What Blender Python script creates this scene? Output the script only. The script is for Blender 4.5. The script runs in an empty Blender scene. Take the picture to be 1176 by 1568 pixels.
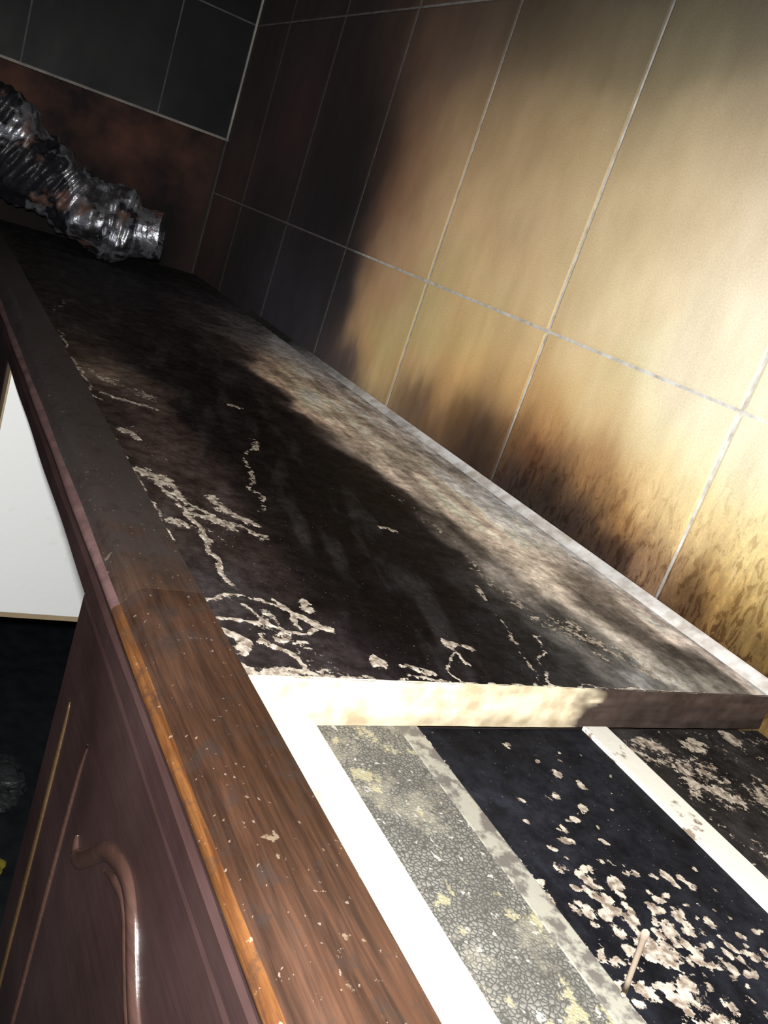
import bpy, bmesh, math, random
import numpy as np
from mathutils import Vector, Matrix, noise as mn
random.seed(4); np.random.seed(4)
scene=bpy.context.scene
try:
    scene.view_settings.view_transform='Standard'
except Exception: pass
COL=scene.collection
CAM=np.array([0,.455,.1645])
FLASH=25.0
AMB=.045
# ---------------------------------------------------------------- utils
def lin(c):
    c=np.array(c,float)/255.
    return np.where(c<=.04045,c/12.92,((c+.055)/1.055)**2.4)
def fade(t): return t*t*(3-2*t)
_tab=np.random.rand(4096)
def vnoise(x,y,s=0):
    xi=np.floor(x).astype(int); yi=np.floor(y).astype(int); xf=fade(x-xi); yf=fade(y-yi)
    h=lambda a,b:_tab[(a*1619+b*31337+s*6971+(a*b)%97*13)%4096]
    return (h(xi,yi)*(1-xf)+h(xi+1,yi)*xf)*(1-yf)+(h(xi,yi+1)*(1-xf)+h(xi+1,yi+1)*xf)*yf
def fbm(x,y,o=4,s=0):
    r=0;a=.5;t=0
    for i in range(o):
        r=r+a*vnoise(x*2**i+i*3.3,y*2**i+i*1.7,s+i*7); t+=a; a*=.5
    return r/t
def shade_factor(P,axis):
    d=np.asarray(P)-CAM; r=np.linalg.norm(d); return abs(d[axis])/r**3/1.91
class Field:
    """smooth colour field (radial basis) through sample points on the surface, in metres"""
    def __init__(s,pts,axis,to3,scale=(1,1),cmax=.8,sat=.85,cellmix=0.):
        s.p=np.array([[p[0]/100*scale[0],p[1]/100*scale[1]] for p in pts]); s.sc=scale; s.cm=cellmix
        cs=[]
        for p in pts:
            u=shade_factor(to3(p[0]/100,p[1]/100),axis)+AMB
            c=np.array(p[2],float); m=c.mean(); c=m+(c-m)*sat
            l=lin(c)/u; l=l*min(1,cmax/l.max())
            cs.append(np.clip(l,.003,cmax))
        L=np.log(np.array(cs)); s.L=L; s.lo=L.min(0); s.hi=L.max(0); s.m=L.mean(0)
        d=np.hypot(s.p[:,None,0]-s.p[None,:,0],s.p[:,None,1]-s.p[None,:,1])
        s.w=np.linalg.solve(-d+np.eye(len(s.p))*1e-6,L-s.m)
    def __call__(s,a,b):
        a=a*s.sc[0]; b=b*s.sc[1]; C=np.zeros(a.shape+(3,)); W=0; D=0
        for i in range(len(s.p)):
            r=np.hypot(a-s.p[i,0],b-s.p[i,1])
            C+=-r[...,None]*s.w[i]
            if s.cm:
                w=1/(r*r+.00006)**2.8; W=W+w; D=D+w[...,None]*s.L[i]
        C=np.clip(C+s.m,s.lo,s.hi)
        if s.cm: C=C*(1-s.cm)+D/W[...,None]*s.cm
        return np.exp(C)
def mesh_obj(name,V,F,mat=None,attrs=None,parent=None,smooth=False):
    me=bpy.data.meshes.new(name); me.from_pydata([tuple(v) for v in V],[],[tuple(f) for f in F]); 
    if attrs:
        for k,(typ,arr) in attrs.items():
            at=me.attributes.new(k,typ,'POINT')
            if typ=='FLOAT_COLOR':
                arr=np.hstack([arr,np.ones((len(arr),1))]) if arr.shape[1]==3 else arr
                at.data.foreach_set('color',arr.astype(np.float32).ravel())
            else: at.data.foreach_set('value',arr.astype(np.float32).ravel())
    if smooth: me.polygons.foreach_set('use_smooth',[True]*len(me.polygons))
    me.update()
    o=bpy.data.objects.new(name,me); COL.objects.link(o)
    if mat: me.materials.append(mat)
    if parent: o.parent=parent
    return o
def grid(a0,a1,b0,b1,na,nb):
    a=np.linspace(a0,a1,na); b=np.linspace(b0,b1,nb); A,B=np.meshgrid(a,b,indexing='ij')
    idx=np.arange(na*nb).reshape(na,nb)
    F=np.stack([idx[:-1,:-1],idx[1:,:-1],idx[1:,1:],idx[:-1,1:]],-1).reshape(-1,4)
    return A,B,F
def box(name,lo,hi,mat,parent=None,bevel=0):
    bm=bmesh.new(); bmesh.ops.create_cube(bm,size=1)
    for v in bm.verts:
        v.co=Vector([(lo[i]+hi[i])/2+v.co[i]*(hi[i]-lo[i]) for i in range(3)])
    if bevel: bmesh.ops.bevel(bm,geom=bm.edges[:],offset=bevel,segments=2,affect='EDGES',profile=.6)
    me=bpy.data.meshes.new(name); bm.to_mesh(me); bm.free()
    o=bpy.data.objects.new(name,me); COL.objects.link(o); me.materials.append(mat)
    if parent:o.parent=parent
    return o
def empty(name):
    o=bpy.data.objects.new(name,None); COL.objects.link(o); o.empty_display_size=.05; return o
# ---------------------------------------------------------------- node helpers
class NT:
    def __init__(s,name):
        s.m=bpy.data.materials.new(name); s.m.use_nodes=True; s.t=s.m.node_tree; s.n=s.t.nodes
        s.b=s.n['Principled BSDF']; s.pos=s.n.new('ShaderNodeNewGeometry').outputs['Position']
    def l(s,a,b): s.t.links.new(a,b)
    def _set(s,sock,v):
        if isinstance(v,bpy.types.NodeSocket): s.l(v,sock)
        else: sock.default_value=v
    def map(s,scale,loc=(0,0,0),vec=None):
        n=s.n.new('ShaderNodeMapping'); s.l(vec if vec is not None else s.pos,n.inputs[0]); n.inputs['Scale'].default_value=scale; n.inputs['Location'].default_value=loc; return n.outputs[0]
    def noise(s,scale,detail=4,vec=None,rough=.55,dist=0,out=0):
        n=s.n.new('ShaderNodeTexNoise'); s.l(vec if vec is not None else s.pos,n.inputs['Vector']); n.inputs['Scale'].default_value=scale
        n.inputs['Detail'].default_value=detail; n.inputs['Roughness'].default_value=rough; n.inputs['Distortion'].default_value=dist; return n.outputs[out]
    def warp(s,scale,amt):
        c=s.noise(scale,3,out=1); v=s.n.new('ShaderNodeVectorMath'); v.operation='MULTIPLY_ADD'; s.l(c,v.inputs[0]); v.inputs[1].default_value=(amt,)*3; s.l(s.pos,v.inputs[2]); return v.outputs[0]
    def voro(s,scale,feat='DISTANCE_TO_EDGE',vec=None):
        n=s.n.new('ShaderNodeTexVoronoi'); n.feature=feat; s.l(vec if vec is not None else s.pos,n.inputs['Vector']); n.inputs['Scale'].default_value=scale; return n.outputs['Distance']
    def math(s,op,a,b=0):
        n=s.n.new('ShaderNodeMath'); n.operation=op; s._set(n.inputs[0],a); s._set(n.inputs[1],b); return n.outputs[0]
    def rng(s,v,a,b,c=0,d=1):
        n=s.n.new('ShaderNodeMapRange'); s._set(n.inputs[0],v); 
        for i,x in enumerate((a,b,c,d)): n.inputs[i+1].default_value=x
        return n.outputs[0]
    def mix(s,f,a,b,mode='MIX'):
        n=s.n.new('ShaderNodeMix'); n.data_type='RGBA'; n.blend_type=mode; s._set(n.inputs[0],f)
        s._set(n.inputs[6],a); s._set(n.inputs[7],b); return n.outputs[2]
    def attr(s,name,out='Color'):
        n=s.n.new('ShaderNodeAttribute'); n.attribute_name=name; return n.outputs[out]
    def bump(s,h,st=.3,d=.002):
        n=s.n.new('ShaderNodeBump'); n.inputs['Strength'].default_value=st; n.inputs['Distance'].default_value=d; s.l(h,n.inputs['Height']); s.l(n.outputs[0],s.b.inputs['Normal'])
    def out(s,col,rough=.5,metal=0,spec=.5,coat=0):
        s._set(s.b.inputs['Base Color'],col); s._set(s.b.inputs['Roughness'],rough); s._set(s.b.inputs['Metallic'],metal); s._set(s.b.inputs['Specular IOR Level'],spec)
        s._set(s.b.inputs['Coat Weight'],coat); s.b.inputs['Coat Roughness'].default_value=.2
        return s.m
    def xyz(s):
        n=s.n.new('ShaderNodeSeparateXYZ'); s.l(s.pos,n.inputs[0]); return n.outputs
# ---------------------------------------------------------------- materials
def mat_tile():
    t=NT('sooty_glazed_tile'); c=t.attr('tint')
    n1=t.noise(28,5,t.map((1,1,.5))); c=t.mix(1,c,t.mix(t.rng(n1,.3,.7),(.9,.88,.85,1),(1.08,1.08,1.08,1)),'MULTIPLY')
    n2=t.noise(700,2); c=t.mix(1,c,t.mix(t.rng(n2,.3,.7),(.9,.89,.87,1),(1.07,1.07,1.07,1)),'MULTIPLY')
    bl=t.attr('blister','Fac')
    st=t.noise(210,5,t.map((1,1,.40)),.62,.7); 
    c=t.mix(t.math('MULTIPLY',bl,t.rng(st,.52,.60)),c,t.mix(1,c,(.42,.31,.20,1),'MULTIPLY'))
    c=t.mix(t.math('MULTIPLY',bl,t.rng(st,.46,.38)),c,t.mix(1,c,(1.4,1.35,1.2,1),'MULTIPLY'))
    sp=t.rng(t.noise(60,3,t.map((1,1,.5),(3,1,2))),.74,.78); c=t.mix(t.math('MULTIPLY',sp,.35),c,(.09,.06,.03,1))
    h=t.math('ADD',t.math('MULTIPLY',t.noise(170,4,t.map((1,1,.4))),t.math('ADD',t.math('MULTIPLY',bl,1.2),.08)),t.math('MULTIPLY',n2,.04))
    t.bump(h,.4,.002)
    return t.out(c,t.rng(n1,.3,.7,.5,.66),0,.18)
def mat_grout():
    t=NT('tile_grout'); c=t.attr('tint'); n=t.noise(90,4)
    c=t.mix(t.rng(n,.35,.6),t.mix(1,c,(.65,.6,.55,1),'MULTIPLY'),c); t.bump(n,.3,.001)
    return t.out(c,.85,0,.2)
def mat_char():
    t=NT('charred_board'); c=t.attr('tint'); fl=t.attr('flake','Fac')
    n1=t.noise(26,6,rough=.65); n2=t.noise(260,4,rough=.6); n3=t.noise(90,6,t.map((1,1,1),(5,2,1)),.7)
    c=t.mix(1,c,t.mix(t.rng(n1,.32,.68),(.62,.6,.58,1),(1.3,1.3,1.3,1)),'MULTIPLY')
    c=t.mix(1,c,t.mix(t.rng(n3,.38,.6),(.6,.59,.58,1),(1.25,1.25,1.25,1)),'MULTIPLY')
    c=t.mix(1,c,t.mix(t.rng(n2,.3,.7),(.75,.74,.73,1),(1.2,1.2,1.2,1)),'MULTIPLY')
    th=t.math('ADD',t.math('MULTIPLY',t.noise(85,6,rough=.72),.6),t.math('MULTIPLY',t.noise(380,3,rough=.6),.4))
    f=t.rng(t.math('SUBTRACT',t.math('ADD',fl,.0),th),.0,.03)
    fc=t.mix(t.rng(t.noise(300,3),.38,.6),(.17,.13,.10,1),(.46,.41,.34,1))
    c=t.mix(t.math('MULTIPLY',f,.92),c,fc)
    dust=t.rng(t.noise(620,2),.70,.75); c=t.mix(t.math('MULTIPLY',dust,.35),c,(.3,.28,.26,1))
    t.bump(t.math('ADD',t.math('MULTIPLY',n2,.4),t.math('ADD',f,t.math('MULTIPLY',n3,.5))),.4,.0010)
    return t.out(c,t.rng(n1,.3,.7,.5,.72),0,.03)
def mat_blister():
    t=NT('blistered_grey_laminate'); wv=t.warp(180,.0022); v=t.voro(620,vec=wv); n=t.noise(45,5)
    base=t.mix(t.rng(n,.35,.65),(.10,.096,.085,1),(.17,.165,.148,1))
    c=t.mix(t.rng(v,.02,.22),(.05,.048,.042,1),base)
    w2=t.rng(t.noise(30,5,t.map((1,1,1),(.4,.2,0)),.7),.52,.60); c=t.mix(t.math('MULTIPLY',w2,.5),c,(.24,.22,.17,1))
    y=t.rng(t.noise(60,5,t.map((1,1,1),(.9,.2,0)),.7),.57,.61); c=t.mix(t.math('MULTIPLY',y,.55),c,(.38,.34,.20,1))
    d=t.rng(t.noise(300,2),.66,.7); c=t.mix(d,c,(.3,.29,.26,1))
    t.bump(v,.5,.0008); return t.out(c,.6,0,.3)
def mat_white(name,a=(.62,.58,.46,1),b=(.3,.24,.13,1),lo=.58,hi=.72,sc=30):
    t=NT(name); n=t.noise(sc,6,rough=.65); c=t.mix(t.rng(n,lo,hi),a,b); t.bump(t.noise(150,3),.2,.001); return t.out(c,.5,0,.3)
def mat_wood(name,dark,light,soot=False,rough=.28,coat=.3,grain=1.):
    t=NT(name); g=t.noise(1,6,t.map((22,420,420)),.6,.6); g2=t.noise(12,4); f=t.noise(1,2,t.map((90,1500,1500)))
    c=t.mix(t.rng(g,.35,.66),dark,light); c=t.mix(t.rng(f,.5,.7,0,.5*grain),c,dark)
    c=t.mix(1,c,t.mix(t.rng(g2,.3,.7),(.65,.63,.6,1),(1.25,1.25,1.25,1)),'MULTIPLY')
    x=t.xyz()[0]
    if soot:
        n=t.noise(40,6,rough=.65); s=t.math('ADD',t.rng(x,.26,.50,0,.8),t.math('SUBTRACT',n,.5))
        c=t.mix(t.rng(s,.12,.5),c,(.042,.033,.030,1))
        n5=t.noise(70,6,rough=.7); c=t.mix(t.math('MULTIPLY',t.rng(n5,.53,.64),.6),c,(.025,.018,.015,1))
        d=t.rng(t.noise(420,2),.7,.73); c=t.mix(t.math('MULTIPLY',d,.4),c,(.32,.25,.2,1))
        p=t.math('MULTIPLY',t.rng(t.noise(200,5,t.map((1,1,1),(2,2,2))),.67,.70),t.rng(t.noise(9,2),.52,.6)); c=t.mix(t.math('MULTIPLY',p,.6),c,(.2,.15,.10,1))
    t.bump(t.math('ADD',f,t.math('MULTIPLY',t.noise(60,4),.6)),.16*grain,.001)
    return t.out(c,t.rng(g2,.3,.7,rough-.06,rough+.14),0,.5,coat)
def mat_foil():
    t=NT('crumpled_aluminium_foil'); n=t.noise(18,5); n2=t.noise(60,4); y=t.xyz()[1]
    bias=t.rng(y,.19,.30,-.03,.14)
    nn=t.math('ADD',n,bias)
    s=t.rng(nn,.48,.56); c=t.mix(s,(.50,.51,.55,1),(.018,.018,.022,1))
    o=t.math('MULTIPLY',t.rng(t.noise(20,4,t.map((1,1,1),(.3,.7,.1))),.57,.62),.8); c=t.mix(o,c,(.19,.11,.085,1))
    t.bump(t.math('ADD',n2,t.voro(45)),.5,.006)
    m=t.math('SUBTRACT',1,t.math('MAXIMUM',t.math('MULTIPLY',s,.85),o))
    return t.out(c,t.rng(n2,.3,.7,.26,.48),m,.4)
def mat_plain(name,c,rough=.6,var=.3,sc=12,spec=.3,metal=0):
    t=NT(name); n=t.noise(sc,6); c2=tuple(x*(1-var) for x in c[:3])+(1,)
    t.bump(t.noise(sc*12,4),.2,.001)
    return t.out(t.mix(t.rng(n,.3,.7),c2,c),rough,metal,spec)
def mat_brick():
    t=NT('scorched_plaster'); n=t.noise(9,6,rough=.6); p=t.xyz()
    c=t.mix(t.rng(n,.42,.66),(.022,.017,.016,1),(.11,.05,.037,1)); c=t.mix(t.rng(p[2],.03,.16,.9,0),c,(.013,.011,.011,1))
    c=t.mix(t.rng(p[1],.0,.05,.5,0),c,(.07,.04,.032,1))
    t.bump(t.noise(60,5),.6,.004); return t.out(c,.9,0,.2)
M_tile=mat_tile(); M_grout=mat_grout(); M_char=mat_char(); M_blis=mat_blister()
M_white=mat_white('white_rail_paint'); M_brick=mat_brick(); M_foil=mat_foil()
M_trim=mat_wood('varnished_cornice_wood',(.022,.011,.007,1),(.058,.027,.015,1),True,.34,.22,.7)
M_trimfar=mat_wood('sooty_cornice_wood',(.036,.019,.012,1),(.062,.034,.022,1),True,.42,.15)
M_edge=mat_wood('cornice_highlight_wood',(.055,.020,.007,1),(.13,.055,.018,1),True,.24)  # orange highlight along the cornice lip, painted in as a brighter wood colour
M_door=mat_wood('mahogany_door_wood',(.034,.018,.017,1),(.043,.023,.021,1),False,.34,.25,.3)
M_bead=mat_wood('door_bead_wood',(.040,.021,.017,1),(.060,.031,.024,1),False,.2,.3,.4)
M_gold=mat_wood('golden_highlight_wood',(.07,.042,.02,1),(.10,.058,.026,1),False,.25)  # golden glint down the door stile is put into this base colour
M_dark=mat_plain('dark_carcass_board',(.03,.022,.018,1))
M_wt=mat_plain('dark_granite_worktop',(.03,.036,.04,1),.35,.5,40)
M_tan=mat_plain('tan_edge_strip',(.45,.34,.2,1))
M_wwhite=mat_white('white_melamine',(.88,.88,.86,1),(.72,.68,.58,1),.62,.8)
M_floor=mat_plain('floor_tile_dark',(.08,.07,.06,1),.5)
M_ceil=mat_plain('smoke_stained_ceiling',(.12,.10,.08,1),.9)
# ---------------------------------------------------------------- tiled back wall (plane y=0)
W=[(133.8,37.1,(24,18,18)),(123.9,25.1,(32,21,20)),(106.8,18.2,(20,17,18)),(115.6,5.8,(28,26,29)),(100.4,4.8,(32,31,34)),(101.7,36.4,(34,25,21)),(92.2,36.1,(58,43,34)),
(88.7,27.1,(88,64,46)),(89.9,20.2,(88,62,44)),(93.6,16.2,(60,43,35)),(87.7,14.9,(120,93,66)),(84.1,36,(60,47,38)),(69.6,36.7,(66,56,42)),(60.5,35.4,(92,81,60)),(51,35.2,(96,88,66)),(49.1,36.7,(85,78,62)),
(80.9,27.5,(120,95,66)),(70,28.2,(136,111,77)),(61.2,28.7,(152,127,88)),(50.7,29.3,(166,145,108)),(45,29.6,(176,155,120)),(78.5,20.3,(150,121,84)),(65,20.4,(170,142,102)),(53.2,22.1,(192,168,124)),(44.3,23.5,(212,190,150)),(39.7,22.2,(232,213,180)),
(83.6,11.5,(138,107,74)),(87.9,8.5,(148,115,78)),(85.1,4.7,(168,132,82)),(80.8,2.3,(190,158,102)),(70.2,11.8,(174,140,90)),(59.6,12.1,(188,158,108)),(52.1,14,(208,182,134)),(46.3,16.4,(232,210,165)),(41,17.7,(244,229,195)),
(72.5,6.1,(184,149,95)),(65,7.7,(182,142,84)),(71.4,2.5,(90,69,50)),(64.2,3,(84,60,36)),(59.2,2.3,(52,37,28)),(49.4,9.7,(210,182,126)),(42.5,10.1,(242,224,176)),(38.1,10.8,(249,237,194)),(34.2,11.4,(250,241,203)),
(51.7,6.8,(170,122,70)),(52,4.5,(86,52,32)),(46.3,4.7,(138,96,55)),(46,1.7,(46,33,27)),(40.8,1.6,(56,38,28)),(40.2,6.2,(228,192,128)),(41.4,3.8,(150,106,58)),(38.3,1.4,(140,106,78)),(36.5,6,(238,206,140)),(31.7,6.1,(240,210,138)),
(32.3,2.7,(168,128,66)),(34.2,1.2,(88,60,32)),(28.9,1.2,(114,86,40)),(53,1.9,(48,35,30)),(28.9,4.5,(205,172,100)),(49,2,(42,31,25)),(56,4.5,(104,72,42)),(58,7.5,(178,138,84)),(68,4.5,(150,112,66)),
(93.9,5.5,(42,35,34)),(88.1,1.7,(60,50,48)),(95.4,12,(30,26,27)),(96.0,23.3,(34,25,22)),(145,10,(34,24,21)),(149,30,(22,18,18)),(140,20,(30,22,20)),(130,5,(20,18,19)),(110,30,(24,18,18)),(100,28,(26,20,18)),(102,10,(25,23,25)),(93.8,8.5,(36,31,31)),(98,18,(22,19,18)),(125,14,(21,18,18)),(135,27,(24,18,18)),(91.5,10,(104,79,57)),(92,13,(84,63,47)),(90.4,5.5,(118,91,63)),(110,40,(24,19,18)),
(60,46,(45,38,30)),(90,46,(35,26,22)),(25,30,(150,132,105)),(25,10,(240,218,165)),(20,38,(90,82,64)),(60,41,(56,49,39)),(75,41,(44,37,29)),(45,41,(68,60,48)),(130,46,(20,16,16)),(20,1,(130,100,45)),(20,20,(235,215,170)),(0,10,(240,220,170)),(0,40,(100,90,70))]
Wf=Field(W,1,lambda a,b:(a,0,b),sat=.78,cellmix=.22)
XJ=[1.52,1.365,1.166,.968,.768,.567,.365,.165,-.035,-.235,-.435,-.635]
ZJ=[-.6455,-.3855,-.1255,.1345,.3945,.6545,.80]
g=.0011
Vs=[];Fs=[];Ts=[];Bs=[];off=0
def wall_color(a,b):
    wx=(fbm(a*12,b*6,4,3)-.5)*.030; wz=(fbm(a*18,b*6,4,9)-.5)*.024
    wx2=(fbm(a*130,b*38,3,21)-.5)*.008
    wz2=(fbm(a*150,b*44,3,31)-.5)*.028*np.exp(-np.clip(b,0,1)/.05)
    C=Wf(a+wx+wx2,np.maximum(b,0)+wz*np.clip(b/.08,0,1)+wz2)
    run=fbm(a*70,b*7,5,77)
    k=np.clip((run-.52)*3,0,1)*np.clip((.95-a)/.2,0,1)*np.clip(1.1-b/.22,0.03,1)*.16
    return C*(1-k[...,None]*np.array([.8,1.,1.25]))
for i in range(len(XJ)-1):
    for j in range(len(ZJ)-1):
        x1,x0=XJ[i],XJ[i+1]; z0,z1=ZJ[j],ZJ[j+1]
        dense=(x1>.2 and z1>0 and z0<.4)
        na=max(4,int((x1-x0)/.0018)) if dense else 6; nb=max(4,int((z1-z0)/.0022)) if dense else 6
        A,B,F=grid(x0+g,x1-g,z0+g,z1-g,na,nb)
        Y=np.full(A.shape,.0015); 
        ed=np.zeros(A.shape,bool); ed[0]=ed[-1]=True; ed[:,0]=ed[:,-1]=True
        Y[ed]=.0009
        C=wall_color(A,B)
        bl=np.clip(1-B/.085,0,1)*np.clip((.60-A)/.08,0,1)
        bl=np.maximum(bl,np.clip(1-B/.12,0,1)*np.clip((.40-A)/.08,0,1))
        Vs.append(np.stack([A,Y,B],-1).reshape(-1,3)); Fs.append(F+off); Ts.append(C.reshape(-1,3)); Bs.append(bl.ravel()); off+=A.size
V=np.vstack(Vs);F=np.vstack(Fs);T=np.vstack(Ts);Bl=np.hstack(Bs)
F=F[:,::-1]
wall=empty('wall_back')
mesh_obj('tiles',V,F,M_tile,{'tint':('FLOAT_COLOR',T),'blister':('FLOAT',Bl)},wall)
A,B,F=grid(-.8,1.53,-1.58,.80,400,300)
C=Wf(A,np.maximum(B,0))
lum=C.mean(-1,keepdims=True)
k=np.clip((lum-.05)/.2,0,1)
G=k*np.array([.70,.69,.65])+(1-k)*np.array([.17,.155,.15])
bs=(np.clip(1-B/.05,0,1)*np.clip((.62-A)/.1,0,1)*np.clip((A-.44)/.05,0,1))[...,None]; G=G*(1-.8*bs)
box('wall_slab',(-.8,-.12,-1.58),(1.65,-.0005,.80),M_ceil,wall)
mesh_obj('grout',np.stack([A,np.full(A.shape,.0006),B],-1).reshape(-1,3),F[:,::-1],M_grout,{'tint':('FLOAT_COLOR',G.reshape(-1,3))},wall)
# ---------------------------------------------------------------- end wall (x=1.52)
wend=empty('wall_end')
box('plaster_core',(1.545,.0,-1.58),(1.65,2.2,.80),M_brick,wend)
def tint_fn_end(y,z):
    n=fbm(y*14,z*14,4,5)[...,None]
    base=np.array([.024,.025,.026])*(.4+1.2*n)
    hz=np.clip((.35-z)/.15,0,1)[...,None]*.5+.5
    return base*hz
Vs=[];Fs=[];Ts=[];off=0
YJ=[.0,.118,.32,.52,.72,.92,1.12,1.32,1.52,1.72,1.92,2.12]
ZE=[.2205,.3945,.6545,.80]
for i in range(len(YJ)-1):
    for j in range(3):
        A,B,F=grid(YJ[i]+g,YJ[i+1]-g,ZE[j]+g,ZE[j+1]-g,24,24)
        Vs.append(np.stack([np.full(A.shape,1.5185),A,B],-1).reshape(-1,3)); Fs.append(F+off); Ts.append(tint_fn_end(A,B).reshape(-1,3)); off+=A.size
mesh_obj('tiles',np.vstack(Vs),np.vstack(Fs)[:,::-1],M_tile,{'tint':('FLOAT_COLOR',np.vstack(Ts)),'blister':('FLOAT',np.zeros(off))},wend)
M_grd=mat_plain('dusty_grout',(.14,.14,.14,1),.9,.6,40)
box('grout_bed',(1.519,.0,.219),(1.546,2.2,.80),M_grd,wend)
box('tile_edge_trim',(1.512,.0,.2170),(1.546,2.2,.2205),mat_plain('pale_edge_trim',(.34,.30,.26,1),.6,.6,30),wend)
box('corner_bead',(1.5150,.0016,.2205),(1.5200,.0045,.80),mat_plain('pale_corner_bead',(.5,.47,.42,1),.6,.5,30),wend)
# ---------------------------------------------------------------- floor, ceiling
box('floor',(-.8,-.12,-1.62),(1.65,2.2,-1.58),M_floor)
box('ceiling',(-.8,-.12,.80),(1.65,2.2,.84),M_ceil)
# ---------------------------------------------------------------- charred top panel
T=[(53,28.4,(44,34,32)),(46.9,27.1,(46,36,34)),(87,8.7,(112,98,86)),(73.9,8,(130,118,106)),(56.4,9.8,(118,109,100)),(48.1,8.7,(138,128,117)),(37.6,7.7,(147,138,128)),(31.4,7.7,(154,147,139)),(27.5,6.8,(176,172,165)),
(92.6,1.7,(160,155,154)),(66.7,.9,(195,190,187)),(50.6,.9,(216,210,205)),(41.6,.9,(214,206,200)),(33.5,1,(212,200,192)),(27.2,1.0,(200,187,178)),(41.6,2.4,(168,160,153)),(33.5,3,(152,141,134)),(75,3,(160,152,146)),(58,3,(150,142,134)),(58,6.5,(128,118,108)),
(107.4,9.2,(24,21,21)),(70,12,(110,97,86)),(60,12,(84,77,71)),(29.9,12,(88,86,84)),(49.4,4.6,(145,134,122)),(38.2,4.4,(110,101,93)),(29.7,4,(72,68,64)),(29,5.5,(118,114,108)),(34,6,(84,77,71)),(80,11.5,(100,87,76)),
(43,11.5,(66,61,57)),(38,11,(112,106,100)),(33,11.5,(50,48,47)),(36.4,14.8,(34,32,32)),(29.9,16.2,(30,29,31)),(27,14.5,(50,50,51)),(27.2,10,(105,105,104)),
(57,14.2,(14,11,11)),(50,13.9,(15,12,12)),(42.7,14.6,(20,17,17)),(66,14.7,(14,11,11)),(80,13.8,(14,12,12)),(90,11.6,(24,21,20)),(73,14.4,(16,13,13)),(35,17.5,(18,15,16)),
(40,22,(15,11,11)),(50,22,(13,10,10)),(60,24,(13,10,10)),(75,24,(13,11,11)),(90,20,(14,12,12)),(110,20,(13,12,13)),(130,15,(11,11,12)),(32,23,(17,13,13)),(29,24,(24,18,20)),(45,18,(12,10,10)),(55,18,(11,9,9)),(70,19,(11,9,9)),(36,25,(20,16,16)),(46,25,(20,16,15)),
(36,28,(46,37,35)),(42,29,(48,39,36)),(31,29,(48,42,42)),(68,30,(58,48,41)),(64,28,(46,37,34)),(60,31,(30,24,22)),(75,31,(26,21,19)),(90,31,(16,14,14)),(27.5,28,(62,54,54)),(110,5,(40,38,38)),(125,5,(20,19,20)),(140,5,(12,12,12)),(100,3,(105,102,100)),(100,8,(46,43,42)),(110,30,(13,12,12)),(145,30,(10,10,10))]
Tf=Field(T,2,lambda a,b:(a,b,0),scale=(.6,1.3),cmax=.75,sat=.85,cellmix=.6)
def seg(A,B,pl,w):
    d=np.full(A.shape,9.)
    for p,q in zip(pl[:-1],pl[1:]):
        px,py=p[0]/100,p[1]/100; qx,qy=q[0]/100,q[1]/100
        vx,vy=qx-px,qy-py; t=np.clip(((A-px)*vx+(B-py)*vy)/(vx*vx+vy*vy+1e-12),0,1)
        d=np.minimum(d,np.hypot(A-px-t*vx,B-py-t*vy))
    return np.clip(1.3-d/w,0,1)
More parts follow.
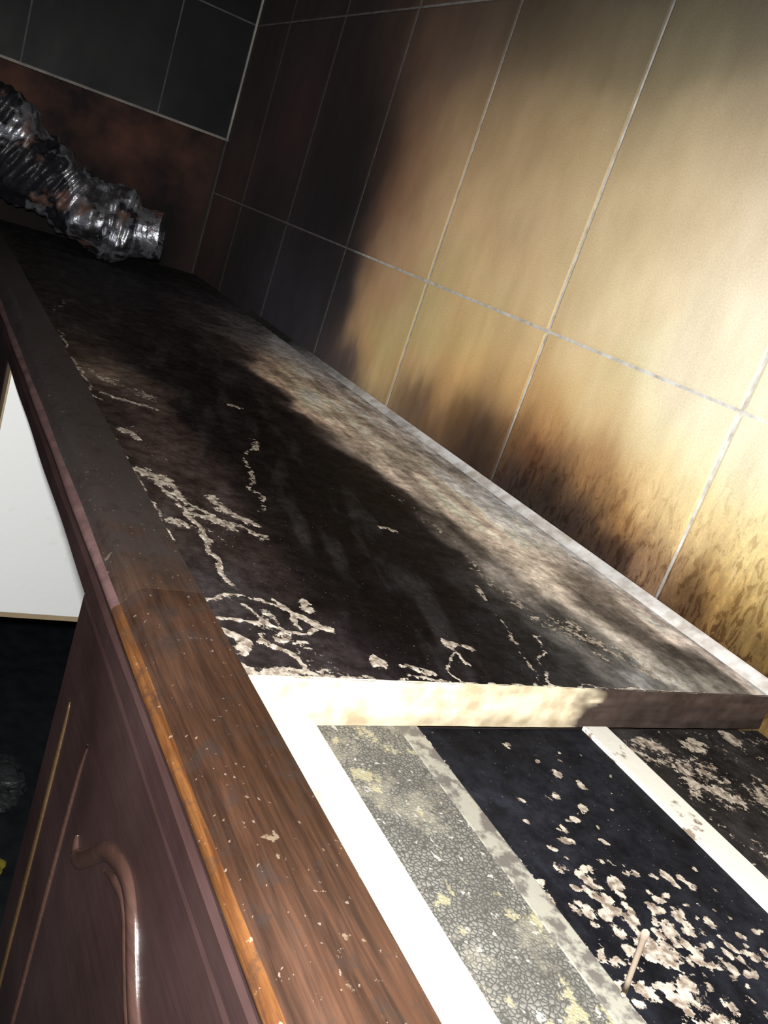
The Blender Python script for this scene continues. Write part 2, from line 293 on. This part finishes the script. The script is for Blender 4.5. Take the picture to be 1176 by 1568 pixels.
FL=[([(47.5,31.8),(46,30.2),(45.4,29.6)],.0085,.60),([(47.3,31.4),(45.2,30.6)],.011,.58),([(45.4,29.8),(41.4,29.8),(41.1,28.1),(39.5,26.4)],.0064,.56),([(45.6,30.8),(42,30.2),(38.5,30.1),(36,30.3),(33.7,30.4)],.0044,.57),
([(44.3,27.7),(42.6,27.5),(41.1,26.8)],.0085,.56),([(40.2,31.2),(40,30.9)],.009,.55),([(41.6,28.8),(40.3,27.9)],.007,.56),([(43,29.6),(42,28.6)],.005,.56),
([(68.6,31.7),(66,29.5),(63.3,27.3)],.017,.50),([(54,31.1),(53,30.6)],.008,.60),([(62,30.8),(60.5,27.8)],.007,.56),
([(32.2,32),(32.6,30.5),(32.4,29.2),(31.4,28),(30.7,26.8)],.0030,.60),([(30.8,32),(30.6,30),(29.9,28.9),(30.3,27.2)],.0030,.60),([(32,30.4),(30.4,30.1),(28.8,30.6)],.0034,.57),([(31.6,29.5),(30,29.2),(29.2,29.8)],.0040,.56),([(32.6,28.4),(30.6,28.2)],.0034,.56),
([(29.6,31.8),(28.8,31.3),(28.2,31.7)],.0066,.60),([(27,31.8),(26.6,31.2),(26.5,30)],.0066,.62),([(28.8,30.6),(27.8,29.4),(26.6,29)],.0060,.54),([(26.5,30),(26.6,29),(26.3,28.1)],.0044,.60),([(28.8,29.6),(29.2,28.4)],.006,.55),
([(32.4,27.3),(31.9,27.2)],.0055,.60),([(27.9,25.7),(27.5,25.3)],.0055,.64),([(30.6,26.9),(30.4,26.4)],.006,.60),([(27.2,24.4),(26.9,23.6)],.0080,.58),([(29.7,20.9),(29.5,20.3)],.0060,.60),([(29.6,19.8),(29.2,19.6)],.005,.58),([(28.9,20.9),(27.3,22.1),(26.5,22.0)],.0028,.59),([(29,20.7),(27.6,20.6)],.0024,.57),
([(66.6,20.1),(66,19.6)],.009,.55),([(43.6,17.3),(43.3,16.8)],.009,.55),([(57.3,21),(55,21.8)],.007,.52),([(52.5,23.2),(50.4,23.8),(47,24.6),(43.7,25.3)],.0048,.50),([(57.3,21),(52.5,23.2)],.003,.5),
([(26.3,31.8),(26.3,22)],.0030,.58),([(26.3,22),(26.3,6)],.0020,.60),([(38.5,13),(33,12.5),(29,10.5)],.014,.48),([(33,11),(28,8)],.016,.50),([(37,14.6),(30,16.5),(26.4,17.5)],.0035,.5),([(50,12.6),(43,12.2),(36,12.6)],.009,.47),([(31,14),(26.6,17)],.0024,.53),
([(80,31.5),(70,31.9),(60,31.6)],.0030,.54),([(52,31.9),(38,31.9)],.0026,.56),([(95,29),(88,31)],.006,.48),
([(46,30),(38,29)],.022,.435),([(31,30),(27,28)],.022,.46),([(55,31),(50,30)],.02,.43)]
A,B,F=grid(.262,1.50,.0020,.3195,1000,280)
wa=(fbm(A*34,B*34,5,11)-.5)*.040; wb=(fbm(A*30,B*40,5,17)-.5)*.026
C=Tf(A+wa,B+wb)
band=np.clip((.135-B)/.02,0,1)*np.clip((.95-A)/.1,0,1)
st=fbm(A*16+B*20,B*75,5,71)
C=C*(1+band[...,None]*((np.clip((st-.5)*7,-1,1))*.42)[...,None])
sm=np.clip((fbm(A*9-B*12,B*55+A*16,5,91)-.62)*8,0,1)*np.clip((B-.13)/.03,0,1)
C=C+sm[...,None]*np.array([.012,.0115,.012])
fa=A+(fbm(A*70,B*70,5,41)-.5)*.014; fb=B+(fbm(A*70,B*70,5,51)-.5)*.014
fl=np.zeros(A.shape)
for pl,w,d in FL: fl=np.maximum(fl,seg(fa,fb,pl,w)*d)
Z=(fbm(A*25,B*25,3,61)-.5)*.0012+np.where(fl>.5,.0004,0)
top=empty('charred_cabinet_top_panel')
mesh_obj('top_surface',np.stack([A,B,Z],-1).reshape(-1,3),F,M_char,{'tint':('FLOAT_COLOR',np.clip(C,0,.8).reshape(-1,3)),'flake':('FLOAT',fl.ravel())},top)
box('board_core',(.2635,.002,-.0215),(1.50,.3190,-.0012),M_dark,top)
A,B,F=grid(.002,.3190,-.0215,.0006,320,24)
k=np.clip((A-.135+(fbm(A*60,B*200,3,5)-.5)*.03)/.012,0,1)[...,None]
n=fbm(A*30,B*300,4,9)[...,None]
cream=np.array([.66,.57,.40])*(.75+.4*n); dk=np.array([.05,.034,.028])*(.4+1.2*n)
low=np.clip((-.014-B)/.004,0,1)[...,None]
C=cream*k+dk*(1-k); C=C*(1-.25*low)
X=.2622+(fbm(A*90,B*120,3,6)-.5)*.0008
mesh_obj('broken_edge',np.stack([X,A,B],-1).reshape(-1,3),F,M_grout,{'tint':('FLOAT_COLOR',C.reshape(-1,3))},top)
A,B,F=grid(.262,1.2,.0022,.0095,500,6)
n=fbm(A*18,B*200,4,3)[...,None]; fd=np.clip((1.05-A)/.25,0.05,1)[...,None]
C=np.array([.80,.78,.75])*(.6+.6*n)*fd
mesh_obj('mortar_fillet',np.stack([A,B,.0060-(B-.0022)*.75],-1).reshape(-1,3),F,M_grout,{'tint':('FLOAT_COLOR',np.clip(C,0,.85).reshape(-1,3))},top)
# ---------------------------------------------------------------- near cabinet
cab=empty('kitchen_wall_cabinet')
box('carcass',(-.62,.003,-.66),(.385,.330,-.030),M_dark,cab)
box('front_rail',(-.62,.285,-.030),(.262,.3195,-.0195),M_white,cab,.0006)
box('blistered_strip',(-.62,.2455,-.030),(.262,.2845,-.0215),M_blis,cab)
box('pale_border_rail',(-.62,.2350,-.030),(.262,.2455,-.0212),mat_white('grey_rail',(.25,.24,.20,1),(.10,.09,.08,1),.47,.56,90),cab,.0005)
box('white_back_rail',(-.62,.1225,-.030),(.262,.1385,-.0205),mat_white('white_back_rail',(.62,.6,.54,1),(.18,.14,.10,1),.58,.64,60),cab,.0006)
rs=random.Random(5); LB=[]
for _ in range(240):
    x=rs.gauss(13.6,3.2); y=rs.gauss(20.3,1.9)
    LB.append((x,y,rs.uniform(.0014,.0040),rs.uniform(.50,.63)))
for _ in range(60): LB.append((rs.uniform(8,25),rs.uniform(14.5,23),rs.uniform(.0008,.0022),rs.uniform(.5,.62)))
for _ in range(25): LB.append((rs.gauss(14.4,1.2),rs.gauss(17,.8),rs.uniform(.001,.003),.62))
LB+=[(22.2,17.2,.003,.64),(23.1,18,.004,.6),(17.1,21.2,.007,.54),(14.1,20.8,.010,.55),(12.3,20.7,.010,.56),(10,20.5,.02,.5)]
def low_panel(name,y0,y1,base,spots,seed,z=-.0225,dens=0):
    A,B,F=grid(-.1,.262,y0,y1,300,int((y1-y0)/.0010)+2)
    fa=A+(fbm(A*110,B*110,3,4)-.5)*.006; fb=B+(fbm(A*110,B*110,3,14)-.5)*.006
    fl=np.full(A.shape,dens*1.0)
    for x,y,r,d in spots:
        fl=np.maximum(fl,np.clip(1.3-np.hypot(fa-x/100,fb-y/100)/r*.6,0,1)*d)
    fl=np.maximum(fl,np.clip(1.1-np.abs(B-y1)/.006,0,1)*.54)
    n=fbm(A*24,B*24,4,seed)[...,None]
    C=np.array(base)*(.3+1.6*n)
    return mesh_obj(name,np.stack([A,B,np.full(A.shape,z)],-1).reshape(-1,3),F,M_char,{'tint':('FLOAT_COLOR',C.reshape(-1,3)),'flake':('FLOAT',fl.ravel())},cab)
low_panel('charred_infill',.1385,.2350,(.008,.0085,.0115),LB,7)
low_panel('charred_back_infill',.003,.1225,(.022,.02,.02),[(24.4,10.6,.02,.52),(25.5,3.5,.006,.7),(22,9,.03,.52),(20,6,.03,.52),(17,10,.02,.5),(25,7,.01,.56)],19,dens=.42)
dy=.352
box('door_slab',(-.30,.331,-.62),(.388,dy,-.033),M_door,cab,.004)
def bead(name,pts,r,mat,parent,flat=.6):
    P=[Vector(p) for p in pts]; Q=[]
    for i in range(len(P)-1):
        p0=P[max(i-1,0)];p1=P[i];p2=P[i+1];p3=P[min(i+2,len(P)-1)]
        for k in range(10):
            t=k/10; Q.append(.5*((2*p1)+(-p0+p2)*t+(2*p0-5*p1+4*p2-p3)*t*t+(-p0+3*p1-3*p2+p3)*t**3))
    Q.append(P[-1]); V=[];F=[];n=12
    L=len(Q)
    for i,q in enumerate(Q):
        d=(Q[min(i+1,L-1)]-Q[max(i-1,0)]).normalized(); u=Vector((0,1,0)); w=d.cross(u).normalized()
        e=min(1,.35+min(i,L-1-i)/16)
        for j in range(n):
            a=2*math.pi*j/n; V.append(q+w*math.cos(a)*r*e+u*math.sin(a)*r*flat*e)
    for i in range(L-1):
        for j in range(n): F.append((i*n+j,i*n+(j+1)%n,(i+1)*n+(j+1)%n,(i+1)*n+j))
    F.append(tuple(range(n))); F.append(tuple((L-1)*n+j for j in range(n))[::-1])
    return mesh_obj(name,V,F,mat,None,parent,True)
arch=[(.303,dy,-.107),(.297,dy,-.112),(.290,dy,-.108),(.279,dy,-.096),(.266,dy,-.082),(.252,dy,-.074),(.238,dy,-.070),(.226,dy,-.073),(.214,dy,-.082),(.202,dy,-.090),(.188,dy,-.095),(.16,dy,-.100),(.10,dy,-.104),(.02,dy,-.102),(-.08,dy,-.094),(-.12,dy,-.080),(-.145,dy,-.068),(-.18,dy,-.075),(-.21,dy,-.100),(-.213,dy,-.122)]
bead('arched_panel_bead',arch,.0040,M_bead,cab,.7)
inner=[]
for i in range(4,14):
    d=(Vector(arch[i+1])-Vector(arch[i-1])).normalized(); nrm=Vector((-d.z,0,d.x)); 
    if nrm.z>0: nrm=-nrm
    inner.append(tuple(Vector(arch[i])+nrm*.0072))
bead('arched_panel_inner_bead',inner,.0024,M_bead,cab,.8)
bead('stile_bead',[(.322,dy,-.6),(.322,dy,-.35),(.323,dy,-.12),(.320,dy,-.074)],.0024,M_bead,cab,.5)
bead('stile_bead_outer',[(.360,dy,-.6),(.360,dy,-.35),(.361,dy,-.12),(.363,dy,-.080)],.0028,M_gold,cab,.35)
# ---------------------------------------------------------------- short white-sided cabinet further along
sc=empty('short_wall_cabinet')
box('white_side_panel',(.786,.003,-.270),(.802,.3475,-.0215),M_wwhite,sc,.0006)
box('raw_chipboard_edge',(.787,.003,-.2755),(.802,.3470,-.2703),M_tan,sc)
box('edge_banding',(.7865,.3477,-.270),(.802,.3490,-.0215),M_tan,sc)
box('carcass_body',(.8022,.003,-.270),(1.495,.333,-.0215),M_dark,sc)
box('cabinet_door_a',(.806,.334,-.268),(1.145,.350,-.034),M_door,sc,.003)
box('cabinet_door_b',(1.150,.334,-.268),(1.49,.350,-.034),M_door,sc,.003)
# ---------------------------------------------------------------- cornice (front trim)
def cornice(name,x0,x1,mat_top,mat_front,parent,cap0=True,cap1=True):
    prof=[(.3200,-.030),(.3200,.0012),(.3206,.0018),(.3420,.0018),(.3445,.0017),(.3465,.0011),(.3483,.0002),(.3498,-.0012),(.3510,-.0030),(.3520,-.0050),(.3532,-.0066),(.3554,-.0078),(.3566,-.0094),(.3558,-.0114),(.3535,-.0130),(.3530,-.0180),(.3545,-.0200),(.3545,-.0290),(.3530,-.030)]
    nx=max(2,int((x1-x0)/.01)); V=[];F=[];mi=[];sm=[]
    for i in range(nx+1):
        x=x0+(x1-x0)*i/nx
        for (y,z) in prof:
            w=.0003*math.sin(x*40+z*900)
            V.append((x,y+(w if y>.33 else 0),z))
    n=len(prof)
    for i in range(nx):
        for j in range(n):
            k=(j+1)%n; F.append((i*n+j,(i+1)*n+j,(i+1)*n+k,i*n+k)); mi.append(1 if j in (10,11,12) else (0 if j<10 else 2)); sm.append(3<=j<=9 or 10<j<14)
    # end caps on their own vertices, so they do not disturb the smooth shading
    for ring,rev in ((0,True),(nx,False)):
        b=len(V); V+= [V[ring*n+j] for j in range(n)]
        f=tuple(b+j for j in range(n)); F.append(f if rev else f[::-1]); mi.append(0); sm.append(False)
    o=mesh_obj(name,V,F,None,None,parent)
    for m in (mat_top,mat_front,M_door): o.data.materials.append(m)
    o.data.polygons.foreach_set('material_index',mi); o.data.polygons.foreach_set('use_smooth',sm)
    # outward-facing check: top faces must point up
    up=sum(p.normal.z*p.area for p in o.data.polygons if p.center.z>.0015)
    if up<0: o.data.flip_normals()
    return o
cor=empty('cornice_moulding')
M_mauve=mat_plain('pinkish_highlight_varnish',(.17,.10,.095,1),.32,.5,60,.5)  # pinkish highlight on the far lip, painted as a lighter mauve
cornice('near_length',-.62,.3229,M_trim,M_edge,cor)
cornice('far_length',.3230,1.50,M_trimfar,M_mauve,cor)
# ---------------------------------------------------------------- aluminium duct
def duct():
    pts=[(1.318,.118,.058),(1.330,.150,.054),(1.338,.180,.056),(1.345,.212,.056),(1.360,.245,.070),(1.372,.280,.092),(1.388,.318,.114),(1.405,.360,.130),(1.42,.41,.145),(1.44,.50,.16),(1.45,.62,.18)]
    P=[Vector(p) for p in pts]; Q=[]
    N=34
    for i in range(len(P)-1):
        p0=P[max(i-1,0)];p1=P[i];p2=P[i+1];p3=P[min(i+2,len(P)-1)]
        for k in range(N):
            t=k/N; Q.append(.5*((2*p1)+(-p0+p2)*t+(2*p0-5*p1+4*p2-p3)*t*t+(-p0+3*p1-3*p2+p3)*t**3))
    V=[];F=[];n=64; s=0
    for i,q in enumerate(Q):
        d=(Q[min(i+1,len(Q)-1)]-Q[max(i-1,0)]).normalized(); w=d.cross(Vector((0,0,1))).normalized(); u=w.cross(d)
        if i: s+=(Q[i]-Q[i-1]).length
        r0=.034 if s<.03 else .034+min(1,(s-.03)/.02)*.014
        rib=(.0015*math.sin(s*2*math.pi/.013)) if s>.03 else (.0008 if (int(s/.008)%2) else 0)
        for j in range(n):
            a=2*math.pi*j/n; dirv=w*math.cos(a)+u*math.sin(a); p=q+dirv*r0
            cr=(mn.noise(p*20)*.020+mn.noise(p*45)*.006)*min(1,max(0,(s-.03)/.02))
            V.append(q+dirv*(r0+rib+cr))
    m=len(Q)
    for i in range(m-1):
        for j in range(n): F.append((i*n+j,i*n+(j+1)%n,(i+1)*n+(j+1)%n,(i+1)*n+j))
    base=len(V)
    for ring,(dd,rr) in enumerate(((.0,.0325),(.05,.031))):
        q=Q[0]+(Q[1]-Q[0]).normalized()*dd; d=(Q[1]-Q[0]).normalized(); w=d.cross(Vector((0,0,1))).normalized(); u=w.cross(d)
        for j in range(n):
            a=2*math.pi*j/n; V.append(q+(w*math.cos(a)+u*math.sin(a))*rr)
    for j in range(n):
        k=(j+1)%n; F.append((j,base+j,base+k,k)); F.append((base+j,base+n+j,base+n+k,base+k))
    V=[Vector((v[0],v[1],max(v[2],.0015))) if v[1]<.36 else v for v in V]
    return mesh_obj('flexible_aluminium_duct',V,F,M_foil,None,None,True)
duct()
# ---------------------------------------------------------------- small stick
def stick():
    a=Vector((.1445,.209,-.0195)); b=Vector((.123,.241,-.0165)); d=(b-a); n=8; V=[];F=[]
    w=d.cross(Vector((0,0,1))).normalized(); u=w.cross(d.normalized())
    for i in range(7):
        t=i/6; r=.0011*(1-.25*t)+(.0003 if i==0 else 0)
        for j in range(n):
            an=2*math.pi*j/n; V.append(a+d*t+(w*math.cos(an)+u*math.sin(an))*r)
    for i in range(6):
        for j in range(n): F.append((i*n+j,i*n+(j+1)%n,(i+1)*n+(j+1)%n,(i+1)*n+j))
    F.append(tuple(range(n))); F.append(tuple(6*n+j for j in range(n))[::-1])
    mesh_obj('wooden_matchstick',V,F,mat_plain('pale_stick_wood',(.34,.27,.21,1)),None,None,True)
stick()
# ---------------------------------------------------------------- worktop below and clutter
wt=empty('kitchen_worktop')
box('slab',(-.8,.003,-.72),(1.518,.60,-.681),M_wt,wt,.003)
box('base_unit',(-.8,.003,-1.578),(1.518,.56,-.72),M_dark,wt)
for i in range(4):
    box(f'base_door_{i}',(-.78+i*.57,.561,-1.48),(-.23+i*.57,.58,-.74),M_door,wt,.004)
def crumple(name,c,s,mat,amp,seed,fr=9):
    bm=bmesh.new(); bmesh.ops.create_icosphere(bm,subdivisions=5,radius=1)
    for v in bm.verts:
        p=v.co.copy(); k=1+amp*mn.noise(p*fr/6+Vector((seed,0,0)))*1.6+amp*abs(mn.noise(p*fr/2.2+Vector((0,seed,0))))
        v.co=Vector((c[0]+p.x*k*s[0],c[1]+p.y*k*s[1],max(c[2]+p.z*k*s[2],-.6805)))
    me=bpy.data.meshes.new(name); bm.to_mesh(me); bm.free(); me.materials.append(mat)
    o=bpy.data.objects.new(name,me); COL.objects.link(o)
crumple('crumpled_plastic_bag',(1.03,.252,-.655),(.055,.05,.024),mat_plain('dark_grey_plastic',(.05,.052,.055,1),.4,.5,30),.3,3)
crumple('yellow_cleaning_cloth',(.87,.298,-.66),(.05,.052,.022),mat_plain('yellow_cloth',(.38,.31,.04,1),.9),.2,8)
# ---------------------------------------------------------------- light & world
ld=bpy.data.lights.new('phone_flash','POINT'); ld.energy=FLASH; ld.shadow_soft_size=.006; ld.color=(1,.995,.985)
lo=bpy.data.objects.new('phone_flash',ld); lo.location=(-.004,.462,.182); COL.objects.link(lo)
w=bpy.data.worlds.new('dim_room'); scene.world=w; w.use_nodes=True
bg=w.node_tree.nodes['Background']; bg.inputs[0].default_value=(.82,.88,1,1); bg.inputs[1].default_value=.14
# ---------------------------------------------------------------- camera
cd=bpy.data.cameras.new('camera'); cd.sensor_fit='VERTICAL'; cd.sensor_height=24; cd.lens=24*1360/1568; cd.clip_start=.005
co=bpy.data.objects.new('camera',cd); COL.objects.link(co)
fwd=Vector((.8062,-.5183,-.2851)).normalized(); up=Vector((.4049,.1318,.9048)); rt=fwd.cross(up).normalized(); up=rt.cross(fwd)
Mx=Matrix((rt,up,-fwd)).transposed().to_4x4(); Mx.translation=Vector(CAM); co.matrix_world=Mx
scene.camera=co
